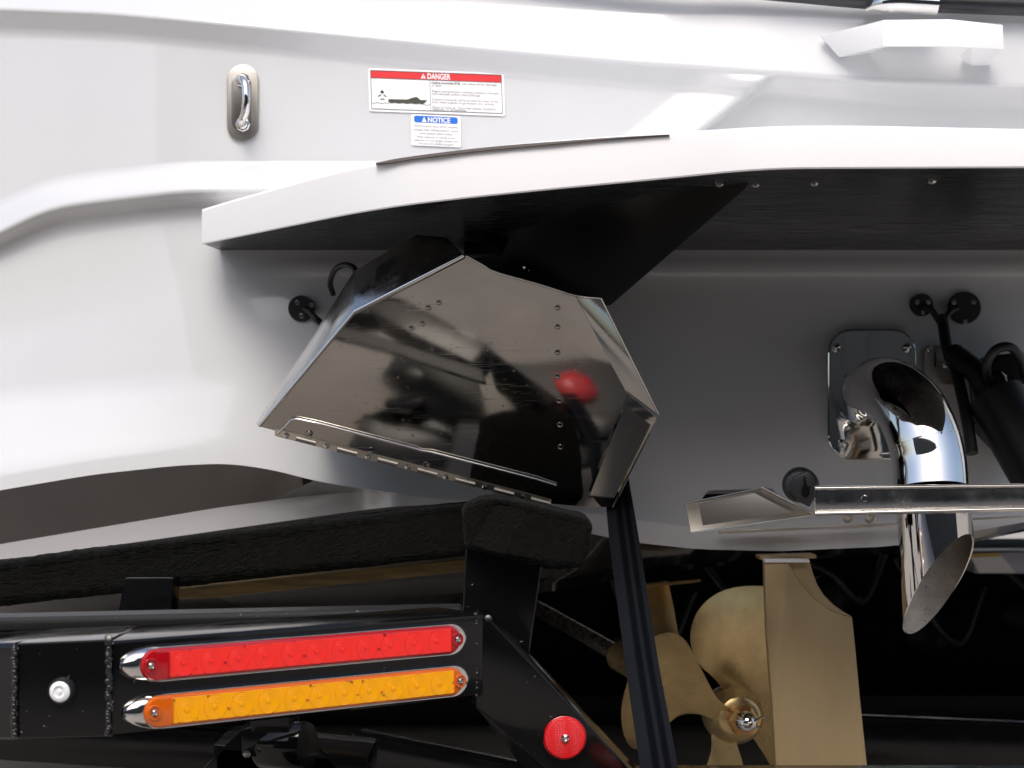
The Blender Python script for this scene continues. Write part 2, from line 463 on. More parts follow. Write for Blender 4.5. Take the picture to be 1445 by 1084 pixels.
# ---- grab handle (white)
def hz(pts_top, pts_bot, Y0s):
    pass
hp = [(1156, 51, 76, 2.975), (1246, 29, 65, 2.90), (1342, 28, 66, 2.89), (1412, 35, 68, 2.90)]
bm = bmesh.new()
secs = []
handle_sec = [((1156, 51), (1184, 81), 2.935), ((1247, 28), (1247, 66), 2.855), ((1340, 27), (1340, 66), 2.845), ((1415, 35), (1417, 70), 2.855)]
back = [((1172, 55), (1212, 79), 2.96), ((1258, 31), (1262, 64), 2.895), ((1335, 30), (1335, 64), 2.89), ((1413, 38), (1413, 69), 2.895)]
rings = []
for (t, b, Y), (t2, b2, Y2) in zip(handle_sec, back):
    rings.append([bm.verts.new(P(t[0], t[1], Y)), bm.verts.new(P(b[0], b[1], Y)), bm.verts.new(P(b2[0], b2[1], Y2)), bm.verts.new(P(t2[0], t2[1], Y2))])
for A, B in zip(rings, rings[1:]):
    for i in range(4):
        j = (i + 1) % 4; bm.faces.new((A[i], A[j], B[j], B[i]))
bm.faces.new(rings[0][::-1]); bm.faces.new(rings[-1])
bmesh.ops.recalc_face_normals(bm, faces=bm.faces)
bev(bm, .0022, 2, 20)
handle = bmo('grab_handle', bm, WHITEP, boat, True, None, 30)
slab('handle_foot', [P(1368, 66, 2.87), P(1371, 80, 2.90), P(1378, 87, 2.915), P(1402, 87, 2.915), P(1416, 68, 2.87)], (0, .06, 0), WHITEP, handle, .003)

# ---- stern eye
YE = 2.9785
eye_c = P(343, 146, YE)
def stadium(c, hw, hh, axis_u=Vector((1, 0, 0)), axis_v=Vector((0, 0, 1)), n=12):
    out = []
    for i in range(n + 1):
        a = math.pi * i / n
        out.append(c + axis_u * (hw * math.cos(a)) + axis_v * (hh - hw + hw * math.sin(a)))
    for i in range(n + 1):
        a = math.pi + math.pi * i / n
        out.append(c + axis_u * (hw * math.cos(a)) + axis_v * (-(hh - hw) + hw * math.sin(a)))
    return out
eye = slab('stern_eye', stadium(eye_c, .0268, .0645), (0, -.004, 0), BRUSH, boat, .001, label='brushed stainless stern eye with a bent ring')
cup = slab('eye_recess', stadium(eye_c + Vector((-.002, -.0045, 0)), .0165, .047), (0, -.001, 0), mat('eye_pocket_steel', (.36, .34, .31), .3, 1.), eye, .0004)
for dz in (.037, -.037):
    c = eye_c + Vector((.001, -.005, dz))
    lathe('nut', c, (0, -1, 0), [(.0125, 0), (.0125, .006), (.0105, .008), (0, .008)], CHROME, eye, 8, 30)
    lathe('washer_boss', c + Vector((0, -.008, 0)), (0, -1, 0), [(.0092, 0), (.0092, .006), (.007, .008), (0, .008)], CHROME, eye, 20)
pts = [eye_c + Vector(v) for v in ((0, -.008, .037), (.002, -.03, .036), (.010, -.045, .024), (.013, -.05, 0), (.010, -.045, -.024), (.002, -.03, -.036), (0, -.008, -.037))]
cp = catmull(pts, 6)
tube('ring', cp, .0068, CHROME, eye, 14)

# ---- decals with their writing
def text_into(bm, s, o, ux, uz, h, align='LEFT', bold=0, width=None, space=1.0):
    cu = bpy.data.curves.new('t', 'FONT'); cu.body = s; cu.size = 1.0; cu.align_x = align; cu.offset = bold; cu.resolution_u = 3; cu.space_character = space
    ob = bpy.data.objects.new('t', cu); COL.objects.link(ob)
    dg = bpy.context.evaluated_depsgraph_get()
    me = bpy.data.meshes.new_from_object(ob.evaluated_get(dg))
    xs = [v.co.x for v in me.vertices]
    sx = 1.0
    if width and xs: sx = width / ((max(xs) - min(xs)) * h)
    base = {}
    for v in me.vertices:
        base[v.index] = bm.verts.new(o + ux * (v.co.x * h * sx) + uz * (v.co.y * h))
    for p in me.polygons:
        try: bm.faces.new([base[i] for i in p.vertices])
        except ValueError: pass
    bpy.data.objects.remove(ob); bpy.data.meshes.remove(me); bpy.data.curves.remove(cu)
def finish_flat(name, bm, m, parent):
    me = bpy.data.meshes.new(name); bm.to_mesh(me); bm.free()
    return mo(name, me, m, parent)
def decal_frame(tl, tr, bl, Y):
    y_ = lambda p: 2.9778
    a, b, c = P(*tl, y_(tl)), P(*tr, y_(tl)), P(*bl, y_(bl))
    return a, (b - a), (c - a)
def quad_on(name, fr, u0, v0, u1, v1, dy, m, parent, th=.0003, rad=0):
    a, U, W = fr
    o = Vector((0, dy, 0))
    if rad <= 0:
        pts = [a + U * u + W * v + o for u, v in ((u0, v0), (u1, v0), (u1, v1), (u0, v1))]
    else:
        lu, lw = U.length, W.length; pts = []
        ru, rv = rad / lu, rad / lw
        for (cu_, cv_, a0) in ((u1 - ru, v0 + rv, -90), (u1 - ru, v1 - rv, 0), (u0 + ru, v1 - rv, 90), (u0 + ru, v0 + rv, 180)):
            for k in range(6):
                an = R(a0 + 18 * k); pts.append(a + U * (cu_ + ru * math.cos(an)) + W * (cv_ + rv * math.sin(an)) + o)
    return slab(name, pts, (0, th, 0), m, parent, 0)
YD = 2.9872
fd = decal_frame((519, 96), (711, 103), (521, 157), YD)
dec = quad_on('danger_sticker', fd, 0, 0, 1, 1, 0, DECALW, boat, .0006, .004)
quad_on('red_header', fd, .018, .055, .982, .225, -.0004, DECALR, dec, .0003)
for q in ((.018, .05, .982, .062), (.018, .935, .982, .947), (.018, .05, .0215, .945), (.9785, .05, .982, .945), (.452, .225, .4545, .94), (.018, .222, .982, .230)):
    quad_on('border_line', fd, *q, -.0008, DECALK, dec, .0003)
a, U, W = fd; ux = U.normalized(); uz = -W.normalized(); s_ = W.length; sw = U.length
nrm = Vector((0, -.0008, 0))
bm = bmesh.new()
text_into(bm, 'DANGER', a + U * .435 + W * .205 + nrm, ux, uz, s_ * .185, 'LEFT', .025, width=sw * .17)
def tri_into(bm, pts): bm.faces.new([bm.verts.new(p) for p in pts])
tri_into(bm, [a + U * .388 + W * .2 + nrm, a + U * .425 + W * .2 + nrm, a + U * .4065 + W * .085 + nrm])
finish_flat('header_lettering', bm, DECALW, dec)
bm = bmesh.new(); text_into(bm, '!', a + U * .4035 + W * .19 + nrm * 1.4, ux, uz, s_ * .10, 'LEFT', .02); finish_flat('warning_mark', bm, DECALR, dec)
bm = bmesh.new()
lines = [('Carbon monoxide (CO)', .31, .21, .028), ('or death.', .375, .075, 0), ('Engine and generator exhaust contains odorless', .505, .49, 0), ('and colorless carbon monoxide gas.', .57, .36, 0),
         ('Carbon monoxide will be around the back of the', .695, .485, 0), ('boat when engines or generators are running.', .76, .455, 0), ('Move to fresh air, if you feel nausea, headache,', .875, .47, 0), ('dizziness, or drowsiness.', .925, .25, 0)]
for s, v, w, bd in lines:
    text_into(bm, s, a + U * .465 + W * v + nrm, ux, uz, s_ * .072, 'LEFT', bd, width=sw * w)
text_into(bm, 'can cause brain damage', a + U * .69 + W * .31 + nrm, ux, uz, s_ * .072, 'LEFT', 0, width=sw * .255)
finish_flat('warning_lettering', bm, DECALG, dec)
# pictogram: swimmer behind a boat on the waves
bm = bmesh.new()
def shape(pts): bm.faces.new([bm.verts.new(a + U * u + W * v + nrm) for u, v in pts])
shape([(.142, .72), (.155, .705), (.285, .70), (.315, .66), (.345, .635), (.355, .63), (.365, .66), (.38, .70), (.43, .70), (.415, .75), (.39, .80), (.37, .785), (.345, .80), (.31, .785), (.28, .80), (.25, .785), (.22, .80), (.19, .785), (.165, .80), (.145, .78)])
finish_flat('boat_pictogram', bm, DECALV, dec)
bm = bmesh.new()
for k in range(10):
    pass
hc = (.100, .545)
bm.faces.new([bm.verts.new(a + U * (hc[0] + .0125 * math.cos(t * math.pi / 6)) + W * (hc[1] + .036 * math.sin(t * math.pi / 6)) + nrm) for t in range(12)])
for q in ([(.068, .64), (.088, .60), (.092, .62), (.072, .665)], [(.112, .60), (.132, .64), (.128, .665), (.108, .62)], [(.086, .70), (.116, .70), (.114, .735), (.108, .72), (.096, .72), (.088, .735)]):
    bm.faces.new([bm.verts.new(a + U * u + W * v + nrm) for u, v in q])
for k in range(44):     # wave line
    u = .02 + k * .0098
    if .145 < u < .39: continue
    v0 = .80 + .012 * math.sin(k * 1.1); v1 = .80 + .012 * math.sin((k + 1) * 1.1)
    bm.faces.new([bm.verts.new(a + U * uu + W * vv + nrm) for uu, vv in ((u, v0), (u + .0098, v1), (u + .0098, v1 + .010), (u, v0 + .010))])
finish_flat('swimmer_pictogram', bm, DECALK, dec)['kind'] = 'stuff'

fn = decal_frame((580, 161), (650, 164), (580.5, 205), YD)
dn = quad_on('notice_sticker', fn, 0, 0, 1, 1, 0, DECALW, boat, .0006, .003)
quad_on('blue_header', fn, .06, .045, .94, .26, -.0004, DECALB, dn, .0003, .0035)
a, U, W = fn; ux = U.normalized(); uz = -W.normalized(); s_ = W.length; sw = U.length
bm = bmesh.new()
text_into(bm, 'NOTICE', a + U * .335 + W * .235 + nrm, ux, uz, s_ * .22, 'LEFT', .03, width=sw * .45)
tri_into(bm, [a + U * .215 + W * .24 + nrm, a + U * .315 + W * .24 + nrm, a + U * .265 + W * .075 + nrm])
finish_flat('header_lettering', bm, DECALW, dn)
bm = bmesh.new()
for s, v, w in (('Avoid personal injury and/or property', .40, .88), ('damage when folding platform, access', .52, .90), ('swim platform when folding.', .635, .66), ('When underway or towing, ensure', .75, .78), ('platform is in the upright position and', .86, .88), ('lock pins are installed properly.', .96, .72)):
    text_into(bm, s, a + U * (.5 - w / 2) + W * v + nrm, ux, uz, s_ * .10, 'LEFT', 0, width=sw * w)
finish_flat('notice_lettering', bm, DECALG, dn)

# ---- swim platform: outline in plan from the photo's edges at a constant underside height
def hund(px): return .304 + (.327 - .304) * ss(285, 1080, px)
edge = [(285, 345.5), (340, 334), (400, 322), (470, 307.5), (530, 296), (620, 284.5), (700, 276), (780, 268), (850, 261.5), (930, 254), (1000, 247), (1050, 241.5), (1080, 239), (1200, 238.5), (1445, 237.5), (1900, 237)]
top = [(285, 295), (340, 278), (400, 262), (470, 241), (530, 229), (620, 216), (700, 206), (780, 199), (850, 194), (930, 189), (1000, 185), (1050, 181), (1080, 178.5), (1200, 177.5), (1445, 183), (1900, 184)]
xs = [285 + i * 15 for i in range(0, 108)]
bm = bmesh.new(); rings = []
HB = 2.99
for x in xs:
    pb = smooth_interp(edge, x, min(60, max(2, (x - 285) * .8)))[0]
    pt = smooth_interp(top, x, min(60, max(2, (x - 285) * .8)))[0]
    D = hund(x) * F / (HY - pb)
    lo = P(x, pb, D)
    hi = P(x, pt, D + .004)
    lip = Vector((lo.x + .002, D + .006, lo.z + .004))
    tb = Vector((hi.x + .01 * (1 - ss(285, 1080, x)), D + .035, hi.z + .006))
    yb = max(D + .05, HB)
    back_lo = Vector((max(lo.x + .015, lo.x), yb, ZC + .304 + (.0 if True else 0)))
    bt = Vector((tb.x, yb, tb.z))
    rings.append([bm.verts.new(v) for v in (back_lo + Vector((0, 0, .012)), lip + Vector((.004, .004, .004)), lip, lo + Vector((0, .0015, .0005)), lo + Vector((0, 0, .0025)), lo.lerp(hi, .5) + Vector((0, -.0015, 0)), hi + Vector((0, 0, -.004)), hi + Vector((0, .004, 0)), tb, bt)])
for A, B in zip(rings, rings[1:]):
    for i in range(len(A) - 1):
        bm.faces.new((A[i], B[i], B[i + 1], A[i + 1]))
bm.faces.new(rings[0]); bm.faces.new(rings[-1][::-1])
plat = bmo('swim_platform', bm, GELP, boat, True, 'white swim platform with a black underside', 18)
# black underside panel just below the shell's floor
vs_ = []; fs_ = []
for k, x in enumerate(xs):
    pb = smooth_interp(edge, x, min(60, max(2, (x - 285) * .8)))[0]
    D = hund(x) * F / (HY - pb)
    lo = P(x, pb, D)
    vs_ += [lo + Vector((.002, .0025, .0015)), Vector((lo.x + .015, max(D + .04, 2.965), ZC + .304 + .0))]
    if k: fs_.append((2 * k - 2, 2 * k, 2 * k + 1, 2 * k - 1))
under = mk('underside_panel', vs_, fs_, UNDER, plat, False)
# brown foam pad edge on the top
pp = [(530, 229.5), (575, 222), (640, 213.5), (700, 207), (760, 202), (820, 197), (880, 192.5), (945, 188.5)]
V = []; Fq = []
fine = []
for i in range(60):
    x = 530 + 415 * i / 59
    y = smooth_interp(pp, x, 15)[0]
    pb = smooth_interp(edge, x, 12)[0]; D = hund(x) * F / (HY - pb) - .002
    wd = 3.6 * min(1, (i + 1) / 4, (60 - i) / 30)
    fine.append((P(x, y - wd * .5 + 1.2, D + .004), P(x, y + wd * .6 + 1.4, D)))
for i, (t, b) in enumerate(fine):
    V += [t, b, t + Vector((0, .02, 0)), b + Vector((0, .02, 0))]
    if i:
        o = 4 * i
        Fq += [(o - 4, o, o + 1, o - 3), (o - 2, o - 4 + 0, o, o + 2)][:2] + [(o - 3, o + 1, o + 3, o - 1)]
mk('foam_pad_edge', V, Fq, PAD, plat)
# support bracket: black plate hanging from the underside
def und(px, py): return hund(px) * F / (HY - py)
brk = slab('support_bracket', [P(1062, 252, 2.30), P(1052, 268, 2.33), P(862, 432, 2.78), P(740, 432, 2.86), P(640, 335, 2.86), P(760, 300, 2.62), P(920, 262, 2.37)], (-.012, .01, .006), BRKT, plat, .003)
slab('hinge_arm', [P(700, 345, 2.86), P(800, 345, 2.84), P(840, 440, 2.82), P(700, 420, 2.84)], (0, .06, 0), BRKT, plat, .004)
for (x, y, D) in ((1015, 258, 2.30), (1066, 259, 2.27), (1149, 257, 2.28), (1315, 254, 2.28), (855, 307, 2.55), (740, 341, 2.84)):
    h = hund(x)
    D = h * F / (HY - y)
    lathe('underside_screw', P(x, y, D) + Vector((0, 0, -.0015)), (0, -.3, -1), [(.0055, 0), (.0055, .002), (.003, .0035), (0, .0038)], CHROME, plat, 12)
lathe('bracket_bolt', P(746, 374, 2.83), (0, -1, 0), [(.011, 0), (.011, .01), (.007, .014), (0, .014)], STEELD, plat, 8, 30)
bar('hinge_box', P(655, 352, 2.80), P(705, 352, 2.80), .05, .022, BRKT, plat)

# ---- big trim tab
hA = P(386, 610, 2.665); hB = P(775, 712, 2.705); tp = P(655, 360, 2.525)
tn = (hB - hA).cross(tp - hA).normalized()
if tn.y > 0: tn = -tn
C0 = Vector((0, 0, ZC))
def T(px, py, lift=0.0):
    dv = Vector(((px - CX) / F, 1, (HY - py) / F))
    t = (hA - C0).dot(tn) / dv.dot(tn)
    return C0 + dv * t + tn * lift
main = [(366, 602), (500, 441), (655, 361), (700, 384), (812, 418), (884, 554), (822, 715), (775, 711)]
ptsm = [T(*p) for p in main]
tab = slab('trim_tab', ptsm, -tn * .0022, STEEL, boat, .0005, label='large folded stainless trim tab mirroring the ground and trailer')
def sheet(name, pts, m, parent, th=.002, w=.0004):
    n = (pts[1] - pts[0]).cross(pts[2] - pts[0]).normalized()
    if n.y > 0: n = -n
    return slab(name, pts, -n * th, m, parent, w)
fl1 = sheet('left_flange', [T(366, 602), T(500, 441), P(500, 382, T(500, 441).y + .075), P(361, 598, T(366, 602).y + .06)], STEELD, tab)
fl2 = sheet('upper_flange', [T(500, 441), T(655, 361), P(630, 335, T(655, 361).y + .06), P(588, 331, T(620, 380).y + .08), P(576, 337, T(600, 385).y + .08), P(500, 382, T(500, 441).y + .075)], STEELD, tab)
o1, o2, o3 = P(848, 421, T(812, 418).y + .028), P(930, 587, T(884, 554).y + .034), P(865, 716, T(822, 715).y + .034)
sheet('right_flange', [T(812, 418), T(884, 554), o2, o1], STEEL, tab)
sheet('lower_flange', [T(884, 555), T(822, 715), o3, P(928, 591, T(884, 554).y + .030)], STEEL, tab)
tube('edge_bead', [T(366, 601), T(500, 441)], .0028, CHROME, tab, 8)
tube('edge_bead', [T(500, 441), T(655, 361)], .0042, CHROME, tab, 8)
tube('edge_bead', catmull([T(658, 361), T(680, 373), T(700, 384), T(760, 401), T(812, 417), o1], 4), .0018, CHROME, tab, 8)
tube('edge_bead', [o1, o2], .0014, CHROME, tab, 8)
tube('edge_bead', [P(928, 591, T(884, 554).y + .030), o3], .0010, CHROME, tab, 8)
tube('edge_bead', [T(885, 553), o2 + Vector((0, -.004, 0))], .0008, CHROME, tab, 6)
rvprof = [(.0046, 0), (.0044, .0004), (.0038, .0005), (.0034, .0002), (0, .0002)]
for (x, y) in ((787, 434), (787, 461), (787, 497), (787, 531), (789, 566), (790, 600), (791, 631), (620, 427), (605, 434), (597, 456), (581, 463)):
    lathe('rivet', T(x, y), tn, rvprof, STEEL, tab, 16)
tube('retaining_wire', [T(392, 611, .002), T(400, 603, .003), T(412, 591, .003), T(420, 590, .003), T(452, 597, .003), T(587, 632, .003), T(594, 635, .002), T(610, 637, .003), T(757, 675, .003), T(785, 684, .002)], .0019, CHROME, tab, 8)
KNUCK = mat('worn_hinge_steel', (.30, .28, .25), .4, 1.)
# hinge leaf and knuckles
hl = sheet('hinge_leaf', [T(388, 604, .001), T(480, 628, .001), T(775, 704, .001), T(775, 713, .001), T(388, 615, .001)], BRUSH, tab, .002)
def hp_(x): return T(x, 611 + (x - 388) * (711 - 611) / (775 - 388) - 1, .002)
for x in (432, 490, 547, 603, 656, 711, 763):
    tube('hinge_knuckle', [hp_(x - 14), hp_(x + 14)], .0042, KNUCK, tab, 10)
for x in (404, 461, 519, 575, 629, 684, 738):
    lathe('hinge_screw', hp_(x) + tn * .001, tn, [(.0042, 0), (.0042, .0006), (.003, .0016), (0, .0017)], CHROME, tab, 12)
for x in (436, 524, 602):
    lathe('plate_screw', T(x, 604 + (x - 436) * .262 + 8, .001), tn, [(.0055, 0), (.005, .001), (0, .0012)], STEEL, tab, 14)
slab('tab_mount', [T(420, 600) + Vector((0, .01, 0)), T(700, 672) + Vector((0, .01, 0)), T(700, 600) + Vector((0, .01, 0)), T(520, 520) + Vector((0, .01, 0))], (0, .26, .02), BRKT, tab, .004)
# number stamped in the upper flange
u_ = (T(655, 361) - T(500, 441)).normalized()
fpts = [T(500, 441), T(655, 361), P(500, 382, T(500, 441).y + .075)]
fn_ = (fpts[1] - fpts[0]).cross(fpts[2] - fpts[0]).normalized()
if fn_.y > 0: fn_ = -fn_
v_ = fn_.cross(u_).normalized()
if v_.z < 0: v_ = -v_
bm = bmesh.new()
text_into(bm, '6503320', T(500, 441) + u_ * .012 + v_ * .034 + fn_ * .0006, u_, v_, .019, 'LEFT', .02)
finish_flat('stamped_number', bm, CHROME, tab)

# ---- exhaust
YT = 2.925
def rrect(c, hw, hh, r, n=7, Y=None):
    out = []
    for sx, sz, a0 in ((1, 1, 0), (-1, 1, 90), (-1, -1, 180), (1, -1, 270)):
        for k in range(n):
            an = R(a0 + 90 * k / (n - 1)); out.append(c + Vector((sx * (hw - r) + r * math.cos(an), 0, sz * (hh - r) + r * math.sin(an))))
    return out
fc = P(1231, 557, 2.905)
fcx = (1293 - 1168) / 2 * 2.905 / F; fcz = (650 - 465) / 2 * 2.905 / F
ex = slab('exhaust', rrect(fc, fcx, fcz, .040), (0, .012, 0), CHROME, boat, .004, 3, label='polished stainless exhaust elbow on a rounded flange')
for (x, y) in ((1180, 491), (1280, 491), (1188, 626)):
    lathe('flange_bolt', P(x, y, 2.904), (0, -1, 0), [(.0075, 0), (.0075, .003), (.0055, .008), (.0025, .011), (0, .0115)], CHROME, ex, 16)
el = [P(1226, 560, 2.90), P(1232, 554, 2.83), P(1244, 550, 2.76), P(1264, 557, 2.70), P(1286, 580, 2.655), P(1302, 615, 2.63), P(1311, 652, 2.62), P(1314, 690, 2.61)]
cp = catmull(el, 7)
tube('elbow_pipe', cp, [.049 + .006 * (i / (len(cp) - 1)) for i in range(len(cp))], CHROME, ex, 36)
kx = int(len(cp) * .74); dd = (cp[kx + 1] - cp[kx - 1]).normalized()
tube('weld_ring', [cp[kx] - dd * .0007, cp[kx] + dd * .0007], .049 + .006 * (kx / (len(cp) - 1)) + .0007, CHROME, ex, 36)
# outlet below, cut on the slant, tapered wall
bm = bmesh.new(); seg = 40
c_top = P(1318, 718, 2.61); axis = (P(1326, 860, 2.61) - c_top).normalized()
u, v, a_ = frame(axis)
u = Vector((1, 0, 0)) - a_ * a_.x; u.normalize(); v = a_.cross(u)
r = .0545
cutn = Vector((-.80, .30, -.0)).normalized()
def cut_len(off):  # how far the wall reaches down at this radial offset
    return .083 - off.x * 1.06 - off.y * (.35)
ringT = []; ringB = []; ringBi = []; ringTi = []
for k in range(seg):
    an = 2 * math.pi * k / seg
    o = u * (r * math.cos(an)) + v * (r * math.sin(an)); oi = o * ((r - .0025) / r)
    L = cut_len(o)
    L = .112 - .050 * o.x / r + .056 * o.y / r
    ringT.append(bm.verts.new(c_top + o)); ringTi.append(bm.verts.new(c_top + oi * .9))
    ringB.append(bm.verts.new(c_top + o + a_ * L)); ringBi.append(bm.verts.new(c_top + oi + a_ * L))
nb = 6
def strip(A, B):
    for i in range(seg):
        j = (i + 1) % seg; bm.faces.new((A[i], A[j], B[j], B[i]))
strip(ringT, ringB); strip(ringB, ringBi)
bmo('outlet_pipe', bm, CHROME, ex, True, None, 40)
bm = bmesh.new()
RT = []; RB = []
for k in range(seg):
    an = 2 * math.pi * k / seg
    o = u * (r * math.cos(an)) + v * (r * math.sin(an)); oi = o * ((r - .0026) / r)
    L = .112 - .050 * o.x / r + .056 * o.y / r
    RT.append(bm.verts.new(c_top + oi * .95 + a_ * .002)); RB.append(bm.verts.new(c_top + oi + a_ * (L - .0003)))
strip(RT, RB)
bm.faces.new(RT)
bmo('outlet_bore', bm, DULLST, ex, True, None, 40)

# ---- centre tab with its channel bar
ct = slab('centre_trim_tab', [P(1150, 688, 2.545), P(1700, 681, 2.52), P(1700, 712, 2.52), P(1150, 724, 2.545)], (0, .012, 0), STEELD, boat, .002, label='long folded stainless centre tab with a wedge end')
slab('channel_top', [P(1150, 688, 2.545), P(1700, 681, 2.52), P(1700, 681, 2.52) + Vector((0, .055, -.004)), P(1150, 688, 2.545) + Vector((0, .055, -.002))], (0, 0, .002), CHROME, ct, .0006)
tube('channel_lip', [P(1150, 725, 2.54), P(1700, 713, 2.515)], .0035, CHROME, ct, 10)
tube('channel_lip', [P(1150, 689, 2.54), P(1700, 682, 2.515)], .0022, CHROME, ct, 10)
sheet('wedge_plate', [P(967, 710, 2.56), P(1076, 688, 2.60), P(1149, 726, 2.60), P(975, 752, 2.52)], BRUSH, ct)
sheet('wedge_back', [P(990, 704, 2.68), P(1000, 692, 2.70), P(1090, 689, 2.70), P(1096, 700, 2.68)], CHROME, ct)
tube('edge_bead', [P(1076, 688, 2.598), P(1149, 726, 2.598)], .0014, CHROME, ct, 8)
tube('edge_bead', [P(967, 710, 2.558), P(975, 752, 2.518), P(1149, 726, 2.598)], .0010, CHROME, ct, 8)
tube('edge_bead', [P(967, 710, 2.558), P(1076, 688, 2.598)], .0008, CHROME, ct, 8)
lathe('channel_rivet', P(1220, 704, 2.54), (0, -1, 0), [(.0052, 0), (.0045, .002), (0, .0024)], CHROME, ct, 12)
for x in (1197, 1228, 1310):
    lathe('lower_screw', P(x, 731 if x < 1250 else 726, 2.70), (0, -1, -.2), [(.0085, 0), (.0085, .001), (.005, .003), (0, .003)], BRUSH, ct, 14)
slab('hinge_strip', [P(1016, 749, 2.86), P(1262, 739, 2.86), P(1445, 728, 2.86), P(1445, 731, 2.86), P(1262, 743, 2.86), P(1016, 754, 2.86)], (0, .02, 0), BRUSH, ct, .0006)
kn = lathe('rubber_stop', P(1128, 684, 2.66), (-.25, -1, .05), [(.026, -.05), (.027, -.01), (.024, 0), (.019, .004), (0, .004)], RUBG, boat, 28, label='black rubber stop with a keyhole slot')
slab('stop_plate', [P(1112, 690, 2.63), P(1122, 672, 2.63), P(1140, 665, 2.63), P(1150, 676, 2.63), P(1151, 700, 2.63), P(1143, 716, 2.63), P(1128, 708, 2.63)], (0, .014, 0), RUBG, kn, .003)
slab('keyhole_slot', [P(1134, 672, 2.6285), P(1137, 673, 2.6285), P(1138, 683, 2.6285), P(1143, 691, 2.6285), P(1142, 698, 2.6285), P(1138, 703, 2.6285), P(1132, 700, 2.6285), P(1131, 691, 2.6285), P(1134, 685, 2.6285)], (0, .001, 0), BRKT, kn, .0002)

# ---- steering / actuator gear at the right
act = slab('actuator', [P(1385, 520, 2.80), P(1405, 500, 2.80), P(1470, 496, 2.80), P(1475, 640, 2.80), P(1440, 655, 2.80), P(1395, 610, 2.80)], (0, .10, 0), DARKM, boat, .012, 3, label='black tab actuator with cables')
tube('cylinder_body', [P(1405, 560, 2.78), P(1485, 700, 2.70)], .046, DARKM, act, 20)
lathe('end_boss', P(1408, 555, 2.78), (-.2, -1, 0), [(.035, -.08), (.035, 0), (.028, .008), (0, .008)], DARKM, act, 24)
tube('hose_loop', catmull([P(1396, 540, 2.78), P(1392, 515, 2.76), P(1405, 494, 2.75), P(1425, 490, 2.75), P(1440, 506, 2.76), P(1446, 530, 2.78)], 6), .0075, RUB, act, 10)
slab('reflective_mark', [P(1413, 524, 2.765), P(1421, 530, 2.765), P(1421, 536, 2.765), P(1428, 543, 2.765), P(1446, 543, 2.765), P(1446, 544.5, 2.765), P(1427, 544.5, 2.765), P(1419, 536, 2.765), P(1418, 531, 2.765)], (0, .001, 0), DECALW, act, 0)
lathe('actuator_screw', P(1390, 585, 2.765), (0, -1, 0), [(.005, 0), (.003, .003), (0, .003)], CHROME, act, 12)
bp_ = slab('bracket_plate', rrect(P(1333, 515, 2.91), .033, .033, .008), (0, .01, 0), BRUSH, boat, .001, label='small stainless plate with two bolts')
for x, y in ((1310, 492), (1354, 491), (1334, 514)):
    lathe('bolt', P(x, y, 2.905), (0, -1, 0), [(.0058, 0), (.0058, .003), (.003, .007), (0, .0075)], CHROME, bp_, 14)
slab('plate_slot', [P(1318.5, 497, 2.9085), P(1320.5, 497, 2.9085), P(1321, 518, 2.9085), P(1319, 518, 2.9085)], (0, .001, 0), BRKT, bp_, 0)
tube('cable_sleeve', catmull([P(1372, 640, 2.75), P(1366, 600, 2.77), P(1358, 560, 2.80), P(1349, 525, 2.83), P(1337, 495, 2.87), P(1332, 465, 2.90), P(1329, 446, 2.91)], 6), .0095, RUB, boat, 12)
tube('bracket_hose', catmull([P(1345, 500, 2.85), P(1362, 512, 2.82), P(1380, 530, 2.80), P(1392, 560, 2.79), P(1388, 600, 2.79)], 6), .018, DARKM, boat, 12)
def puck(x, y, rx, ry, Y, screws, tail, lab):
    p = lathe('cable_gland', P(x, y, Y), (0, -1, 0), [(rx * Y / F, 0), (rx * Y / F, .011), (rx * Y / F * .92, .015), (0, .0155)], RUB, boat, 28, label=lab)
    for sx, sy in screws:
        lathe('gland_screw', P(sx, sy, Y - .0155), (0, -1, 0), [(.0042, 0), (.0042, .0012), (.0022, .0016), (0, .001)], STEELD, p, 12)
    tube('cable', catmull([P(*q) for q in tail], 6), .0055, RUB, p, 10)
puck(426, 436, 18.5, 18.5, 2.945, ((420, 427), (440, 431), (426, 446)), [(430, 437, 2.93), (437, 440, 2.915), (446, 450, 2.90), (460, 462, 2.91)], 'black round cable cover with three screws beside the trim tab')
puck(1299, 431, 16, 16, 2.945, ((1294, 426), (1310, 426), (1303, 440)), [(1303, 434, 2.925), (1313, 436, 2.91), (1321, 447, 2.905), (1327, 456, 2.90)], 'smaller of the two black cable covers')
puck(1359, 435, 23, 25, 2.945, ((1346, 426), (1374, 426), (1362, 454)), [(1350, 436, 2.925), (1341, 440, 2.91), (1334, 450, 2.905), (1330, 460, 2.90)], 'larger of the two black cable covers')
tube('cable_loop', catmull([P(470, 415, 2.93), P(466, 400, 2.90), P(472, 382, 2.87), P(485, 374, 2.85), P(499, 378, 2.83), P(505, 392, 2.82)], 6), .0048, RUB, boat, 10)

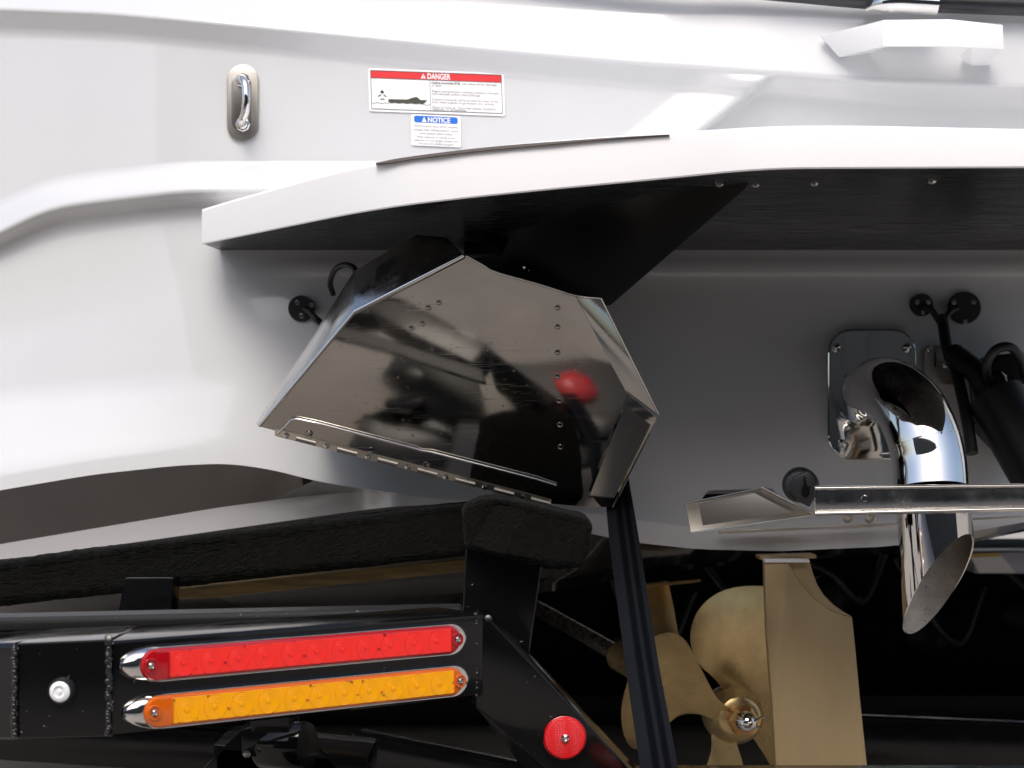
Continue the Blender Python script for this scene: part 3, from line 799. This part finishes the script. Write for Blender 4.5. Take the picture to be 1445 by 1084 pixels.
# ---- rudder, propeller, shaft, strut
YR = 2.80
rud_px = [(1078, 793), (1112, 793), (1118, 804), (1127, 820), (1139, 835), (1152, 848), (1168, 859), (1186, 867), (1203, 871), (1208, 920), (1214, 985), (1228, 1120), (1097, 1120), (1090, 1000), (1082, 900)]
rud = pslab('rudder', rud_px, YR, .022, BRASSR, boat, .004, label='flat bronze rudder blade hanging below the transom')
pslab('rudder_edge', [(1100, 793), (1143, 793), (1148, 810), (1154, 826), (1163, 840), (1176, 853), (1190, 863), (1204, 871), (1190, 880), (1110, 870)], YR + .012, .02, BRASSR, rud, .004)
pslab('rudder_cap', [(1080, 789), (1142, 789), (1143, 794), (1079, 794)], YR - .004, .03, DECALW, rud, .001)
pslab('rudder_base', [(1072, 785), (1152, 783), (1152, 788), (1072, 790)], YR + .02, .05, BRONZE, rud, .001)
# propeller
hub = P(1040, 1012, 3.02); hd = (P(1062, 1023, 2.90) - hub).normalized()
U_, V_, H_ = frame(hd)
prop = lathe('propeller', hub - hd * .05, hd, [(.048, -.02), (.050, .0), (.046, .05), (.036, .075), (.030, .078), (0, .078)], BRONZE, boat, 32, 40, label='polished bronze propeller with four broad blades')
lathe('shaft_nut', hub + hd * .028, hd, [(.026, 0), (.026, .030), (.020, .034), (0, .034)], mat('orange_brass', (.62, .33, .12), .3, 1.), prop, 6, 25)
lathe('shaft_end', hub + hd * .062, hd, [(.018, 0), (.018, .012), (.014, .028), (.008, .034), (0, .035)], CHROME, prop, 20)
tube('cotter_pin', [hub + hd * .085 + Vector((-.018, 0, .004)), hub + hd * .09 + Vector((.0, -.006, .0)), hub + hd * .085 + Vector((.026, 0, .010))], .0022, CHROME, prop, 8)
tube('cotter_pin', [hub + hd * .085 + Vector((.0, -.004, -.006)), hub + hd * .085 + Vector((.022, 0, -.008))], .002, CHROME, prop, 8)
def blade(outline, dep, twist, thick=.006):
    """outline in photo pixels, a closed ring; dep gives the depth at a pixel"""
    cxp = sum(p[0] for p in outline) / len(outline); cyp = sum(p[1] for p in outline) / len(outline)
    ring = catmull([Vector((p[0], p[1], 0)) for p in outline + [outline[0]]], 4)[:-1]
    n = len(ring); K = 7
    bm = bmesh.new()
    front = []; backr = []
    for k in range(K + 1):
        s = k / K
        fr = []; br = []
        for p in ring:
            x = cxp + (p.x - cxp) * s; y = cyp + (p.y - cyp) * s
            Yq = dep(x, y)
            q = P(x, y, Yq)
            th = thick * math.sqrt(max(0, 1 - s * s)) + .0012
            if k == 0 and fr: continue
            fr.append(bm.verts.new(q)); br.append(bm.verts.new(q + Vector((0, th, 0))))
        front.append(fr); backr.append(br)
    for L, flip in ((front, 0), (backr, 1)):
        for k in range(K):
            A, B = L[k], L[k + 1]
            for i in range(n):
                j = (i + 1) % n
                f = (A[0], B[i], B[j]) if k == 0 else (A[i], B[i], B[j], A[j])
                bm.faces.new(f[::-1] if flip else f)
    A, B = front[-1], backr[-1]
    for i in range(n):
        j = (i + 1) % n; bm.faces.new((A[j], A[i], B[i], B[j]))
    return bmo('blade', bm, BRONZE, prop, True, None, 60)
blade([(1040, 1004), (1012, 962), (985, 935), (974, 900), (985, 862), (1015, 836), (1055, 827), (1095, 832), (1125, 860), (1135, 910), (1115, 960), (1070, 1000)], lambda x, y: 3.05 + (x - 1060) * .0009 + .000003 * (x - 1050) ** 2 + .0000035 * (y - 880) ** 2, 0)
blade([(1036, 1022), (1012, 1018), (985, 1008), (955, 1012), (925, 1040), (900, 1058), (882, 1042), (877, 1000), (890, 950), (915, 905), (945, 893), (968, 905), (990, 945), (1012, 985), (1034, 1004)], lambda x, y: 2.98 + (x - 960) * -.0003 + (y - 980) * .0010 + .0000035 * (y - 960) ** 2, 0)
blade([(1034, 1020), (1006, 1028), (1003, 1062), (985, 1110), (960, 1150), (1000, 1170), (1045, 1140), (1050, 1090), (1040, 1050)], lambda x, y: 3.04 + (x - 1010) * -.0012, 0)
blade([(1046, 1006), (1070, 985), (1100, 975), (1140, 1000), (1160, 1060), (1140, 1110), (1100, 1095), (1066, 1046), (1050, 1024)], lambda x, y: 3.03 + (y - 1010) * .0012, 0)
tube('propeller_shaft', [hub - hd * .05, P(893, 935, 3.42), P(757, 858, 4.0)], .0165, mat('shaft_steel', (.45, .40, .33), .25, 1., rvar=.1), boat, 16)
st = tube('strut_barrel', [P(876, 926, 3.47), P(940, 962, 3.26)], .030, BRONZE, boat, 22)
tube('shaft_strut', catmull([P(914, 826, 3.40), P(921, 860, 3.38), P(928, 900, 3.36), P(936, 945, 3.32)], 5), .040, BRONZE, boat, 16, flat=.35, ref=(0, 1, 0))
slab('strut_foot', [P(890, 826, 3.30), P(988, 817, 3.30), P(990, 821, 3.30), P(890, 831, 3.30)], (0, .2, -.02), BRONZE, boat, .002)

# ================================================================== TRAILER
trailer = thing('boat_trailer', (0, 0, 0), 'black painted boat trailer with red and amber tail lights and carpeted bunk', 'trailer')
ZT, ZB = ZC - .224, ZC - .328
Lp = Vector(((155 - CX) * 1.9 / F, 1.9, 0)); Rp = Vector(((684 - CX) * 2.2 / F, 2.2, 0))
bu = (Rp - Lp).normalized(); bn = Vector((bu.y, -bu.x, 0)); BL = (Rp - Lp).length
def Bp(u, z, n=0): return Vector((Lp.x + bu.x * u + bn.x * n, Lp.y + bu.y * u + bn.y * n, z))
def beam_u(px):
    k = (px - CX) / F
    return (k * Lp.y - Lp.x) / (bu.x - bu.y * k)
beam = slab('rear_beam', [Bp(0, ZB), Bp(BL, ZB), Bp(BL, ZT), Bp(0, ZT)], -bn * .10, PAINT, trailer, .007, 3)
# capped end on the left, then the return to the left
endb = pslab('beam_end', [(22, 908), (156, 902), (156, 1040), (22, 1044)], 1.897, .14, PAINT, trailer, .004, seg=3)
slab('beam_return', [P(-200, 915, 2.10), P(20, 907, 1.90), P(20, 1045, 1.90), P(-200, 1042, 2.10)], (.03, .12, 0), PAINTC, trailer, .006, seg=3)
slab('beam_top_tube', [P(-200, 876, 2.02), P(652, 857, 2.30), P(652, 873, 2.30), P(-200, 900, 2.02)], (0, .06, 0), SATIN, trailer, .008, seg=3)
# weld beads
def welds(name, a, b, n, r, parent):
    bm = bmesh.new()
    for i in range(n):
        t = (i + random.uniform(-.3, .3)) / n
        c = a.lerp(b, t) + Vector((random.uniform(-.3, .3) * r, random.uniform(-.4, .2) * r, 0))
        lathe_bm(c, (random.uniform(-.3, .3), -1, random.uniform(-.3, .3)), [(r * random.uniform(.8, 1.2), -.001), (r * .7, r * .5), (0, r * .7)], 7, bm)
    o = bmo(name, bm, WELD, parent, True); o['kind'] = 'stuff'; return o
welds('weld_bead', P(20.5, 916, 1.894), P(20.5, 1040, 1.894), 34, .0035, trailer)
welds('weld_bead', P(153, 902, 1.894), P(153, 1038, 1.894), 34, .0038, trailer)
welds('weld_bead', P(672, 868, 2.195), P(672, 985, 2.195), 26, .0032, trailer)
lathe('weld_knob', P(153, 901, 1.893), (0, -1, .5), [(.0045, 0), (.004, .002), (0, .003)], WELD, trailer, 10)
lathe('weld_knob', P(689, 873, 2.19), (0, -1, .3), [(.005, 0), (.004, .002), (0, .003)], WELD, trailer, 10)
# marker light
ml = lathe('marker_light', P(89, 975, 1.898), (-.1, -1, 0), [(.0150, 0), (.0150, .006), (.0125, .010), (0, .010)], RUB, trailer, 28, label='small clear round marker light in a black ring')
lathe('clear_dome', P(85, 976, 1.889), (-.1, -1, 0), [(.0112, 0), (.0112, .002), (.0098, .0036), (.0065, .0042), (.006, .0026), (.003, .0026), (.002, .004), (0, .0042)], CLEAR, ml, 24)

def tail_light(zc, lens_m, optic_m, groove_shade_m, lab, shift=0.0):
    u0, u1 = beam_u(166) + shift, beam_u(657) + shift
    l0, l1 = beam_u(190) + shift, beam_u(641) + shift
    H = .0205
    def ell_end(ua, ub, h, n=14, p=1.0):
        """stadium with elliptic ends: ends of length e"""
        return ua, ub
    def ring(ua, ub, e0, e1, h, nrm_, n=14):
        out = []
        for k in range(n + 1):
            a = math.pi / 2 + math.pi * k / n
            out.append(Bp(ua + e0 + e0 * math.cos(a), zc + h * math.sin(a), nrm_))
        for k in range(n + 1):
            a = -math.pi / 2 + math.pi * k / n
            out.append(Bp(ub - e1 + e1 * math.cos(a), zc + h * math.sin(a), nrm_))
        return out
    def loft(name, rings, m, parent, cap=True):
        bm = bmesh.new()
        RR = [[bm.verts.new(p) for p in r] for r in rings]
        for A, B in zip(RR, RR[1:]):
            n = len(A)
            for i in range(n):
                j = (i + 1) % n; bm.faces.new((A[i], A[j], B[j], B[i]))
        if cap: bm.faces.new(RR[-1])
        return bmo(name, bm, m, parent, True, None, 38)
    hl = .0178
    bez = loft('tail_light', [ring(u0, u1, .045, .028, H, .0), ring(u0 + .001, u1 - .001, .045, .028, H - .0006, .003), ring(u0 + .006, u1 - .004, .040, .026, hl + .0016, .0085), ring(u0 + .018, u1 - .010, .028, .022, hl + .0008, .013), ring(l0, l1, .0175, .0175, hl, .013), ring(l0, l1, .0175, .0175, hl - .0002, .008)], CHROME, trailer)
    bez['label'] = lab
    loft('lens', [ring(l0 + .0006, l1 - .0006, .017, .017, hl - .0006, .008), ring(l0 + .0006, l1 - .0006, .017, .017, hl - .0006, .014), ring(l0 + .002, l1 - .002, .016, .016, hl - .0022, .0165), ring(l0 + .004, l1 - .004, .0145, .0145, hl - .0042, .017)], lens_m, bez)
    a0, a1 = beam_u(229) + shift, beam_u(625) + shift
    loft('optic_panel', [[Bp(a0, zc - .0138, .0172), Bp(a1, zc - .0138, .0172), Bp(a1, zc + .0138, .0172), Bp(a0, zc + .0138, .0172)], [Bp(a0, zc - .0136, .0178), Bp(a1, zc - .0136, .0178), Bp(a1, zc + .0136, .0178), Bp(a0, zc + .0136, .0178)]], optic_m, bez)
    for uu in (a0 - .0006, a1 + .0006):
        loft('lens_rib', [[Bp(uu - .0012, zc - .0138, .0172), Bp(uu + .0012, zc - .0138, .0172), Bp(uu + .0012, zc + .0138, .0172), Bp(uu - .0012, zc + .0138, .0172)], [Bp(uu - .0006, zc - .0130, .0190), Bp(uu + .0006, zc - .0130, .0190), Bp(uu + .0006, zc + .0130, .0190), Bp(uu - .0006, zc + .0130, .0190)]], lens_m, bez)
    c0, c1 = beam_u(249) + shift, beam_u(605.5) + shift
    ref = None
    for k in range(11):
        uu = c0 + (c1 - c0) * k / 10
        if ref is None:
            bm = bmesh.new(); prof = []
            nr = 6; rmax = .0137
            prof.append((rmax, 0))
            for q in range(nr):
                ra = rmax * (1 - q / nr); prof.append((ra, .0006)); prof.append((ra - rmax / nr * .7, .0002))
            prof = [(r_, h_) for r_, h_ in prof if r_ > .0032] + [(.0036, .0002), (.0033, .0007), (.0018, .0010), (0, .0011)]
            lathe_bm(Vector((0, 0, 0)), bn, prof, 36, bm)
            ref = bmo('lens_ring', bm, optic_m, bez, True, None, 12)
            ref.data.materials.append(groove_shade_m)
            for p_ in ref.data.polygons:
                rr_c = p_.center.length
                if abs(p_.normal.dot(bn)) < .75: p_.material_index = 1; ref.location = Bp(uu, zc, .0178)  # steep ring faces get a darker colour, refraction shading painted in
        else:
            o = ref.copy(); COL.objects.link(o); o.parent = bez; o.location = Bp(uu, zc, .0178)
    for sx in (beam_u(203) + shift, beam_u(634) + shift):
        lathe('screw_well', Bp(sx, zc, .0168), bn, [(.0085, 0), (.0080, .0018), (.0070, .0020), (.0062, .0006), (0, .0006)], lens_m, bez, 24)
        lathe('screw', Bp(sx, zc, .0172), bn, [(.0040, 0), (.0038, .0022), (.0022, .0034), (.0012, .0026), (0, .0024)], STEELD, bez, 14)
    # little feed holes between the optics
    for k in (1.5, 4.5, 7.5):
        uu = c0 + (c1 - c0) * k / 10
        lathe('vent_pin', Bp(uu, zc - .003, .0178), bn, [(.0016, 0), (.0016, .0008), (.0008, .0012), (0, .0006)], lens_m, bez, 10)
tail_light(ZC - .2520, REDL, REDI, mat('red_groove_shade', (.60, .012, .012), .3), 'long red tail light in a chrome bezel')
tail_light(ZC - .3030, AMBL, AMBI, mat('amber_groove_shade', (.80, .22, .003), .3), 'long amber turn light in a chrome bezel', .004)

# angled frame member right of the lights
pslab('angled_member', [(672, 862, 2.20), (692, 873, 2.21), (930, 1130, 2.27), (815, 1130, 2.27), (672, 1000, 2.20)], 0, .10, PAINT, trailer, .004, seg=3)
pslab('member_underside', [(664, 988, 2.21), (676, 992, 2.21), (830, 1130, 2.27), (770, 1130, 2.27), (700, 1035, 2.23)], 0, .08, PAINTC, trailer, .004)
rf = lathe('reflector', P(796.5, 1041, 2.2315), (.10, -1, 0), [(.0262, 0), (.0262, .004), (.0250, .0055), (.0235, .0058), (0, .0058)], REFL, trailer, 40, 40, label='round red reflector with a rivet in its centre')
lathe('rivet_head', P(797.5, 1042, 2.2245), (.10, -1, 0), [(.0052, 0), (.0050, .0016), (.0025, .0026), (.0020, .0012), (0, .0010)], CHROME, rf, 18)
lathe('reflector_rim', P(796.5, 1041, 2.232), (.10, -1, 0), [(.0275, 0), (.0275, .0022), (.0262, .003), (0, .003)], REDL, rf, 40)
# bunk upright
post = pslab('bunk_post', [(657, 775, 2.59), (768, 775, 2.59), (742, 960, 2.59), (648, 960, 2.59)], 0, .07, PAINT, trailer, .004, seg=3)
pslab('cross_support', [(176, 815), (245, 815), (238, 900), (158, 900)], 2.62, .06, PAINTC, trailer, .004)
# bunk: carpet covered board and its padded end
def carpet(name, pix, Y, dep, bw, sub, parent):
    bm = prism_bm([P(p[0], p[1], p[2] if len(p) > 2 else Y) for p in pix], (0, dep, 0))
    bmesh.ops.recalc_face_normals(bm, faces=bm.faces)
    bev(bm, bw, 4)
    bmesh.ops.triangulate(bm, faces=bm.faces)
    for _ in range(7):
        es = [e for e in bm.edges if e.calc_length() > sub]
        if not es: break
        bmesh.ops.subdivide_edges(bm, edges=es, cuts=1, use_grid_fill=False)
        bmesh.ops.triangulate(bm, faces=[f for f in bm.faces if len(f.verts) > 3])
    bm.normal_update()
    for v in bm.verts:
        n1 = noise.noise(v.co * 22) * .0016; n2 = noise.noise(v.co * 330) * .0016; n3 = random.uniform(-.0007, .0007)
        v.co += v.normal * (n1 + n2 + n3)
    return bmo(name, bm, CARPET, parent, True)
bunk = carpet('bunk', [(-300, 832, 2.74), (560, 722, 2.71), (655, 711, 2.70), (700, 716, 2.70), (700, 782, 2.70), (650, 786, 2.70), (-300, 888, 2.74)], 0, .10, .014, .006, trailer)
bunk['label'] = 'long carpet covered bunk board under the hull'
carpet('bunk_end', [(651, 716, 2.56), (675, 705, 2.55), (700, 703, 2.54), (745, 711, 2.53), (833, 733, 2.52), (836, 744, 2.52), (823, 802, 2.52), (775, 803, 2.53), (712, 786, 2.54), (656, 776, 2.56)], 0, .17, .011, .0035, trailer)
pslab('bunk_board', [(228, 834), (660, 789), (660, 806), (300, 844), (228, 846)], 2.83, .05, WOOD, trailer, .001)
# coupling gear under the beam
cg = pslab('gusset', [(262, 1110), (350, 1018), (420, 1010), (425, 1030), (505, 1110)], 2.36, .012, PAINTC, trailer, .003)
lathe('roller', P(402, 1052, 2.33), (.9, -.35, .05), [(.030, -.034), (.032, -.030), (.032, .030), (.030, .034), (0, .034)], PAINTC, trailer, 28)
pslab('roller_bracket', [(340, 1030), (378, 1018), (384, 1070), (340, 1068)], 2.31, .03, PAINTC, trailer, .004)
lathe('roller_bolt', P(349, 1064, 2.305), (0, -1, 0), [(.0055, 0), (.005, .003), (0, .004)], STEELD, trailer, 12)
pslab('hanger', [(350, 990), (410, 990), (408, 1035), (354, 1035)], 2.20, .05, PAINTC, trailer, .004)
# frame rails, axle, wheels and mudguards further forward
bar('frame_rail', P(500, 1052, 3.1), P(860, 1125, 3.0), .06, .055, PAINTC, trailer, .006)
bar('frame_rail', P(1200, 1062, 3.7), P(1750, 1084, 3.7), .07, .16, PAINTC, trailer, .01)
bar('frame_rail', P(-300, 1020, 3.3), P(520, 1075, 3.5), .06, .08, PAINTC, trailer, .008)
bar('axle', P(-300, 1000, 5.0), P(2000, 1000, 5.0), .08, .09, DARKM, trailer, .02)
def tyre(x, Y, w=.23, r=.33):
    prof = []
    for h, rr_ in ((-w / 2, r * .62), (-w / 2 - .01, r * .80), (-w / 2 + .012, r * .95), (-w / 2 + .035, r)):
        prof.append((rr_, h))
    prof += [(rr_, -h) for rr_, h in prof[::-1]]
    t = lathe('wheel', (x, Y, r), (1, 0, 0), prof, TYRE, trailer, 40)
    for k in range(4):
        bm = bmesh.new(); hh = -w / 2 + .05 + k * (w - .1) / 3
        lathe_bm((x, Y, r), (1, 0, 0), [(r + .001, hh - .014), (r + .006, hh - .012), (r + .006, hh + .012), (r + .001, hh + .014)], 40, bm)
        bmo('tread_rib', bm, TYRE, t, True, None, 30)
    return t
for x in (-1.05, 2.0):
    for Y in (4.75, 5.65): tyre(x, Y)
def fender(x0, x1, Yc, r, m, parent, a0=15, a1=165):
    bm = bmesh.new(); A = []; B = []
    n = 26
    prof = [(-.5, -.04), (-.5, -.012), (-.47, 0), (-.2, .008), (.2, .008), (.47, 0), (.5, -.012), (.5, -.04)]
    rows = []
    for k in range(n + 1):
        a = R(a0 + (a1 - a0) * k / n)
        rows.append([bm.verts.new(((x0 + x1) / 2 + u * (x1 - x0), Yc - math.cos(a) * (r + h) * 1.5, .30 + math.sin(a) * (r + h))) for u, h in prof])
    for A, B in zip(rows, rows[1:]):
        for i in range(len(prof) - 1): bm.faces.new((A[i], B[i], B[i + 1], A[i + 1]))
    return bmo('mudguard', bm, m, parent, True, None, 50)
fender(-1.22, -.86, 5.2, .46, FLATBK, trailer)
fender(1.8, 2.2, 5.2, .46, FLATBK, trailer)

# ================================================================== STRAP
def strap():
    pts = [P(862, 600, 2.86), P(872, 690, 2.78), P(885, 790, 2.66), P(905, 930, 2.46), P(923, 1040, 2.27), P(944, 1170, 2.20)]
    cp = catmull(pts, 14)
    W0 = .0225
    bm = bmesh.new(); uv = bm.loops.layers.uv.new('UVMap')
    rows = []
    L = 0
    for i, p in enumerate(cp):
        if i: L += (p - cp[i - 1]).length
        t = i / (len(cp) - 1)
        wv = W0 * (.80 + .25 * ss(0, .4, t))
        yaw = .35 * (1 - t)
        side = Vector((math.cos(yaw), math.sin(yaw), 0)); nn = Vector((side.y, -side.x, 0))
        row = []
        for k in range(9):
            u = k / 8; c = (u - .5) * 2
            edge_ = .0007 if k in (0, 8) else 0
            q = p + side * (c * wv) + nn * (.0012 * (1 - c * c) + .0006 * math.sin(c * 8 + t * 5)) + Vector((0, random.uniform(-1, 1) * .0001, 0))
            row.append((bm.verts.new(q), bm.verts.new(q - nn * .0022), u, L))
        rows.append(row)
    def setuv(f, us):
        for lp, (u_, v2) in zip(f.loops, us): lp[uv].uv = (u_, v2 * 4)
    for A, B in zip(rows, rows[1:]):
        for k in range(8):
            f = bm.faces.new((A[k][0], A[k + 1][0], B[k + 1][0], B[k][0])); setuv(f, [(A[k][2], A[k][3]), (A[k + 1][2], A[k + 1][3]), (B[k + 1][2], B[k + 1][3]), (B[k][2], B[k][3])])
            f = bm.faces.new((A[k + 1][1], A[k][1], B[k][1], B[k + 1][1])); setuv(f, [(A[k + 1][2], A[k + 1][3]), (A[k][2], A[k][3]), (B[k][2], B[k][3]), (B[k + 1][2], B[k + 1][3])])
        for k in (0, 8):
            f = bm.faces.new((A[k][0], B[k][0], B[k][1], A[k][1])); setuv(f, [(A[k][2], A[k][3])] * 4)
    return bmo('tie_down_strap', bm, STRAPM, None, True, None, 60)
tag(strap(), 'dark navy striped webbing strap running down in front of the propeller', 'strap')

# ================================================================== BEHIND
nb = thing('dark_backdrop', (0, 0, 0), 'black box added beyond the propeller in place of deep shade', 'backdrop')  # black mass added to keep the view under the hull dark
slab('body', [(-1.3, 5.35, .02), (1.9, 5.35, .02), (1.9, 5.35, .50), (-1.3, 5.35, .50)], (0, .5, 0), FLATBK, nb, .02)
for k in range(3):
    slab('panel', [(-1.25 + k * 1.05, 5.33, .07), (-.25 + k * 1.05, 5.33, .07), (-.25 + k * 1.05, 5.33, .46), (-1.25 + k * 1.05, 5.33, .46)], (0, .02, 0), FLATBK, nb, .006)
# dim brake drum, hose and brackets hanging from the axle
random.seed(21)
for k in range(5):
    xx = .35 + k * .27; zz = random.uniform(.22, .42)
    lathe('brake_part', (xx, 5.0, zz), (random.uniform(-.5, .5), -1, random.uniform(-.3, .3)), [(.06, -.05), (.065, 0), (.045, .02), (.02, .025), (0, .025)], DARKM, trailer, 20)
    tube('brake_hose', catmull([(xx - .1, 4.9, .5), (xx - .02, 4.85, zz + .08), (xx + .08, 4.9, zz), (xx + .16, 4.95, zz + .15)], 6), .010, RUBG, trailer, 8)

pad = mk('lit_ground_patch', [(-.75, 4.35, .006), (.05, 4.35, .006), (.05, 5.1, .006), (-.75, 5.1, .006)], [(0, 1, 2, 3)], mat('lit_ground_tone', (.75, .70, .62), .85, var=.1), None)  # pale colour stands in for sunlit ground under the frame
tag(pad, 'pale patch of yard, sunlight on the ground put into its colour', kind='structure')
darkp = slab('added_dark_plate', [(-.02, 2.03, .33), (.75, 2.03, .33), (.75, 2.03, .375), (-.02, 2.03, .375)], (0, .45, 0), SATIN, trailer, .006)  # plate added below view so the trim tab mirrors something dark
lathe('added_red_disc', (.235, 2.17, .375), (0, 0, 1), [(.070, 0), (.070, .012), (.058, .024), (.03, .032), (0, .034)], REFL, darkp, 28)  # red disc added out of view for the red spot mirrored in the tab
slab('added_dark_slab', [(-.44, 1.84, .30), (-.12, 1.84, .30), (-.12, 2.30, .30), (-.30, 2.30, .30), (-.44, 2.12, .30)], (0, 0, .05), DARKM, trailer, .006)  # another unseen slab, added to darken the tab's reflection
slab('added_dark_bar', [(.02, 2.30, .30), (.75, 2.30, .30), (.75, 2.30, .40), (.02, 2.30, .40)], (0, .10, 0), PAINTC, trailer, .006)  # unseen bar, added to extend the dark part of that reflection
slab('roller_arm', [P(300, 1050, 2.36), P(520, 1070, 2.36), P(520, 1110, 2.36), P(300, 1110, 2.36)], (0, .16, 0), PAINTC, trailer, .006)
# grey step with its label, right under the hull
stp = pslab('side_step', [(1374, 779), (1750, 776), (1750, 812), (1374, 810)], 4.4, .15, LAVP, None, .01)
tag(stp, 'grey lavender step board with a white and yellow label, right of the exhaust outlet', 'step')
quadl = pslab('label_sheet', [(1368, 783), (1410, 781), (1434, 808), (1382, 809)], 4.39, .002, DECALW, stp, 0)
pslab('label_header', [(1368, 782), (1409, 780), (1413, 785), (1370, 787)], 4.386, .002, mat('label_yellow', (.6, .42, .08), .5), stp, 0)

# dark box added behind the camera, unseen, to cut low sky light
blocker = thing('added_sky_blocker', (0, 0, 0), 'dark box added out of view behind the camera to cut low sky light', 'helper')
BLOCKM = mat('blocker_dark', (.085, .076, .064), .7)
slab('wall', [(-7, -3.2, 0), (9, -3.2, 0), (9, -3.2, 3.5), (-7, -3.2, 3.5)], (0, -6, 0), BLOCKM, blocker, .02)
for k in range(20):
    slab('blocker_rib', [(-6.8 + k * .8, -3.17, .05), (-6.7 + k * .8, -3.17, .05), (-6.7 + k * .8, -3.17, 3.4), (-6.8 + k * .8, -3.17, 3.4)], (0, -.05, 0), BLOCKM, blocker, .01)
